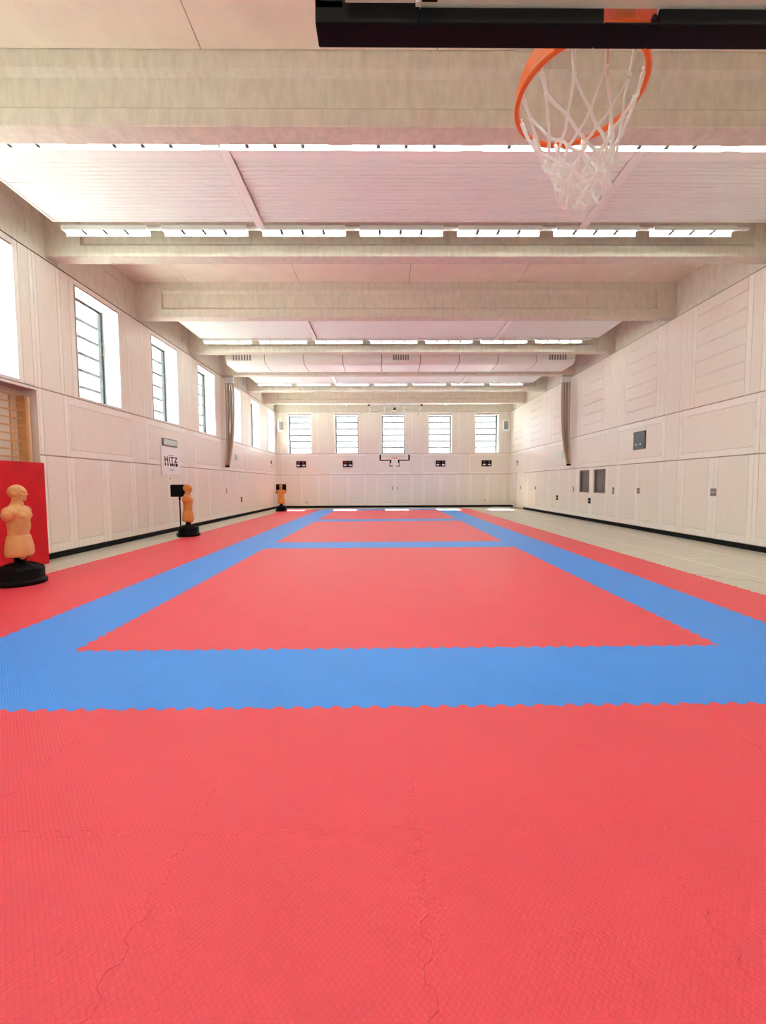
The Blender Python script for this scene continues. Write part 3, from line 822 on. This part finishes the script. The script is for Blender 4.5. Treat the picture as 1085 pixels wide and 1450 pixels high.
on(ex, 'lamp_panel', -.40, .40, -.085, .085, -.054, -.05, M_EXIT)
ex = wall_item('exit_sign', 'L', 19.35, 19.78, 2.68, 2.96, .03, M_SIGN, 'small pale green exit sign on the left wall', 'exit sign')
on(ex, 'sign_face', -.19, .19, -.12, .12, -.034, -.03, M_PALEGRN)
ex = wall_item('exit_sign', 'R', 18.93, 19.56, 2.67, 3.01, .03, M_SIGN, 'small pale green exit sign on the right wall', 'exit sign')
on(ex, 'sign_face', -.29, .29, -.15, .15, -.034, -.03, M_PALEGRN)
for i, (a, b) in enumerate(((-5.83, -5.21), (-2.80, -2.18), (3.25, 3.87), (6.26, 6.90))):
    pos = ('leftmost, below the first far window', 'second from left, below the second far window', 'third from left, right of the far goal', 'rightmost, below the last far window')[i]
    sb = wall_item('scoreboard', 'F', a, b, 2.64, 3.03, .08, M_BLKPL, 'small black scoreboard on the far wall, ' + pos, 'scoreboard', 'scoreboards on the far wall')
    on(sb, 'red_display', -.22, -.07, .055, .115, -.084, -.08, M_REDLED); on(sb, 'small_display', .09, .2, .06, .115, -.084, -.08, M_PLATE)
    on(sb, 'white_panel', -.26, -.09, -.135, -.035, -.084, -.08, M_SIGN); on(sb, 'white_panel', .10, .26, -.135, -.035, -.084, -.08, M_SIGN)
    on(sb, 'middle_digit', -.02, .03, -.13, -.03, -.084, -.08, M_PLATE)
def speaker(x, rz, label):
    e = empty('loudspeaker', (x, YF - .24, 4.92), rz); tag(e, label, 'loudspeaker', 'loudspeakers in the far corners')
    mb = MB(); mb.box(-.19, .19, -.14, .14, 0, .68); mb.build('cabinet', M_WHITE, e, bevel=.04)
    mb = MB(); mb.box(-.13, .13, -.152, -.138, .08, .60); mb.build('grille', M_SPKGR, e, bevel=.01)
    mb = MB(); mb.box(-.03, .03, .13, .27, .3, .38); mb.build('bracket', M_PLATE, e)
speaker(-6.74, .35, 'white loudspeaker with grey grille high in the far left corner')
speaker(7.78, -.35, 'white loudspeaker with grey grille high in the far right corner')
pn = wall_item('control_panel', 'R', 12.92, 13.52, 2.60, 3.17, .03, M_SCREEN, 'dark square control panel high on the right wall', 'control panel')
on(pn, 'panel_rim', -.30, .30, .265, .285, -.036, -.03, M_BLKPL)
for x in (-.13, .08): on(pn, 'knob', x - .03, x + .03, -.15, -.09, -.045, -.03, M_SIGN)
def plate(w, s, z, dw, dh, m, label, cat='recessed handle'):
    o = wall_item('handle_plate' if cat != 'socket' else 'wall_socket', w, s - dw / 2, s + dw / 2, z - dh / 2, z + dh / 2, .012, m, label, cat, None, .002)
    on(o, 'plate_rim', -dw / 2 + .02, dw / 2 - .02, -.012, .012, -.02, -.012, M_STEEL)
plate('R', 10.19, 1.275, .17, .19, M_PLATE, 'square grey recessed handle nearest the camera on the right wall', )
plate('R', 13.23, 1.26, .13, .18, M_PLATE, 'grey recessed handle below the dark control panel')
plate('R', 14.68, 1.24, .11, .24, M_PLATE, 'narrow grey recessed handle just right of the two inner windows')
plate('R', 16.37, .81, .18, .22, M_BLKPL, 'black socket box below the two inner windows', 'socket')
plate('R', 19.46, .83, .20, .23, M_BLKPL, 'black socket box low on the wall left of the inner windows', 'socket')
plate('R', 17.78, 1.25, .06, .2, M_PLATE, 'thin grey recessed handle below the right ropes')
plate('R', 22.3, 1.27, .14, .16, M_PLATE, 'small grey recessed handle beside the far right door')
plate('R', 25.35, 2.84, .4, .16, M_PLATE, 'small dark wall clock box above the far right door', 'wall box')
plate('R', 25.35, 2.66, .36, .05, M_PLATE, 'narrow grey strip under the box above the far right door', 'wall box')
plate('L', 18.17, 1.26, .06, .26, M_PLATE, 'thin grey recessed handle below the left ropes')
plate('L', 20.02, .80, .16, .24, M_BLKPL, 'black socket box low on the left wall', 'socket')
plate('L', 25.45, 2.9, .22, .2, M_BLKPL, 'dark wall box below the last left window', 'wall box')
plate('L', 25.6, 2.68, .18, .08, M_PLATE, 'tiny grey box under the dark box on the left wall', 'wall box')
plate('L', 13.42, 1.735, .05, .04, M_PLATE, 'tiny grey fixing just below the white sign', 'fixing')
plate('F', -5.2, .34, .07, .12, M_PLATE, 'tiny grey socket low on the far wall, left side', 'socket')
plate('F', 6.5, .42, .09, .06, M_PLATE, 'tiny grey socket low on the far wall, right side', 'socket')
plate('F', .42, 1.25, .05, .22, M_PLATE, 'small grey handle in the middle of the far wall, left of two')
plate('F', .72, 1.25, .05, .22, M_PLATE, 'small grey handle in the middle of the far wall, right of two')

# ------------------------------------------------------------------ daylight
w = bpy.data.worlds.new('sky'); S.world = w; w.use_nodes = True
nt = w.node_tree; bg = nt.nodes['Background']
tc = nt.nodes.new('ShaderNodeTexCoord'); sp = nt.nodes.new('ShaderNodeSeparateXYZ'); cr = nt.nodes.new('ShaderNodeValToRGB')
nt.links.new(tc.outputs['Generated'], sp.inputs[0]); nt.links.new(sp.outputs['Z'], cr.inputs[0])
cr.color_ramp.elements[0].position = 0.; cr.color_ramp.elements[0].color = (.90, .98, .97, 1)
cr.color_ramp.elements[1].position = .8; cr.color_ramp.elements[1].color = (.74, .90, .97, 1)
nt.links.new(cr.outputs[0], bg.inputs[0]); bg.inputs[1].default_value = 1.5
sl = bpy.data.lights.new('sun', 'SUN'); sl.energy = 19; sl.angle = .009; sl.color = (1, .95, .87)
so = bpy.data.objects.new('sun', sl); COL.objects.link(so)
el = math.radians(57)
so.rotation_euler = Vector((.02, -math.cos(el), -math.sin(el))).to_track_quat('-Z', 'Y').to_euler(); so.location = (0, 40, 30)

# ------------------------------------------------------------------ camera
f, pit, yaw, roll = 578.82, .05726, .00952, -.0051
cy, sy, cp, sp_, c_, s_ = math.cos(yaw), math.sin(yaw), math.cos(pit), math.sin(pit), math.cos(roll), math.sin(roll)
F = Vector((sy * cp, cy * cp, -sp_)); R = Vector((cy, -sy, 0)); U = R.cross(F)
R2 = R * c_ + U * s_; U2 = U * c_ - R * s_
cam = bpy.data.cameras.new('camera'); co = bpy.data.objects.new('camera', cam); COL.objects.link(co)
Mx = Matrix((R2, U2, -F)).transposed().to_4x4(); Mx.translation = Vector((-.13408, 0, 1.52364)); co.matrix_world = Mx
cam.sensor_fit = 'HORIZONTAL'; cam.sensor_width = 36; cam.lens = 36 * f / 1085
cam.shift_x = -7.113 / 1085; cam.shift_y = -6.559 / 1085; cam.clip_start = .02; cam.clip_end = 300
S.camera = co
S.view_settings.view_transform = 'Standard'; S.view_settings.look = 'None'; S.view_settings.gamma = 1; S.view_settings.use_curve_mapping = False
S.view_settings.exposure = 1.88
S.cycles.max_bounces = 14; S.cycles.diffuse_bounces = 10; S.cycles.glossy_bounces = 4; S.cycles.transparent_max_bounces = 12
S.cycles.use_denoising = True; S.cycles.sample_clamp_indirect = 10
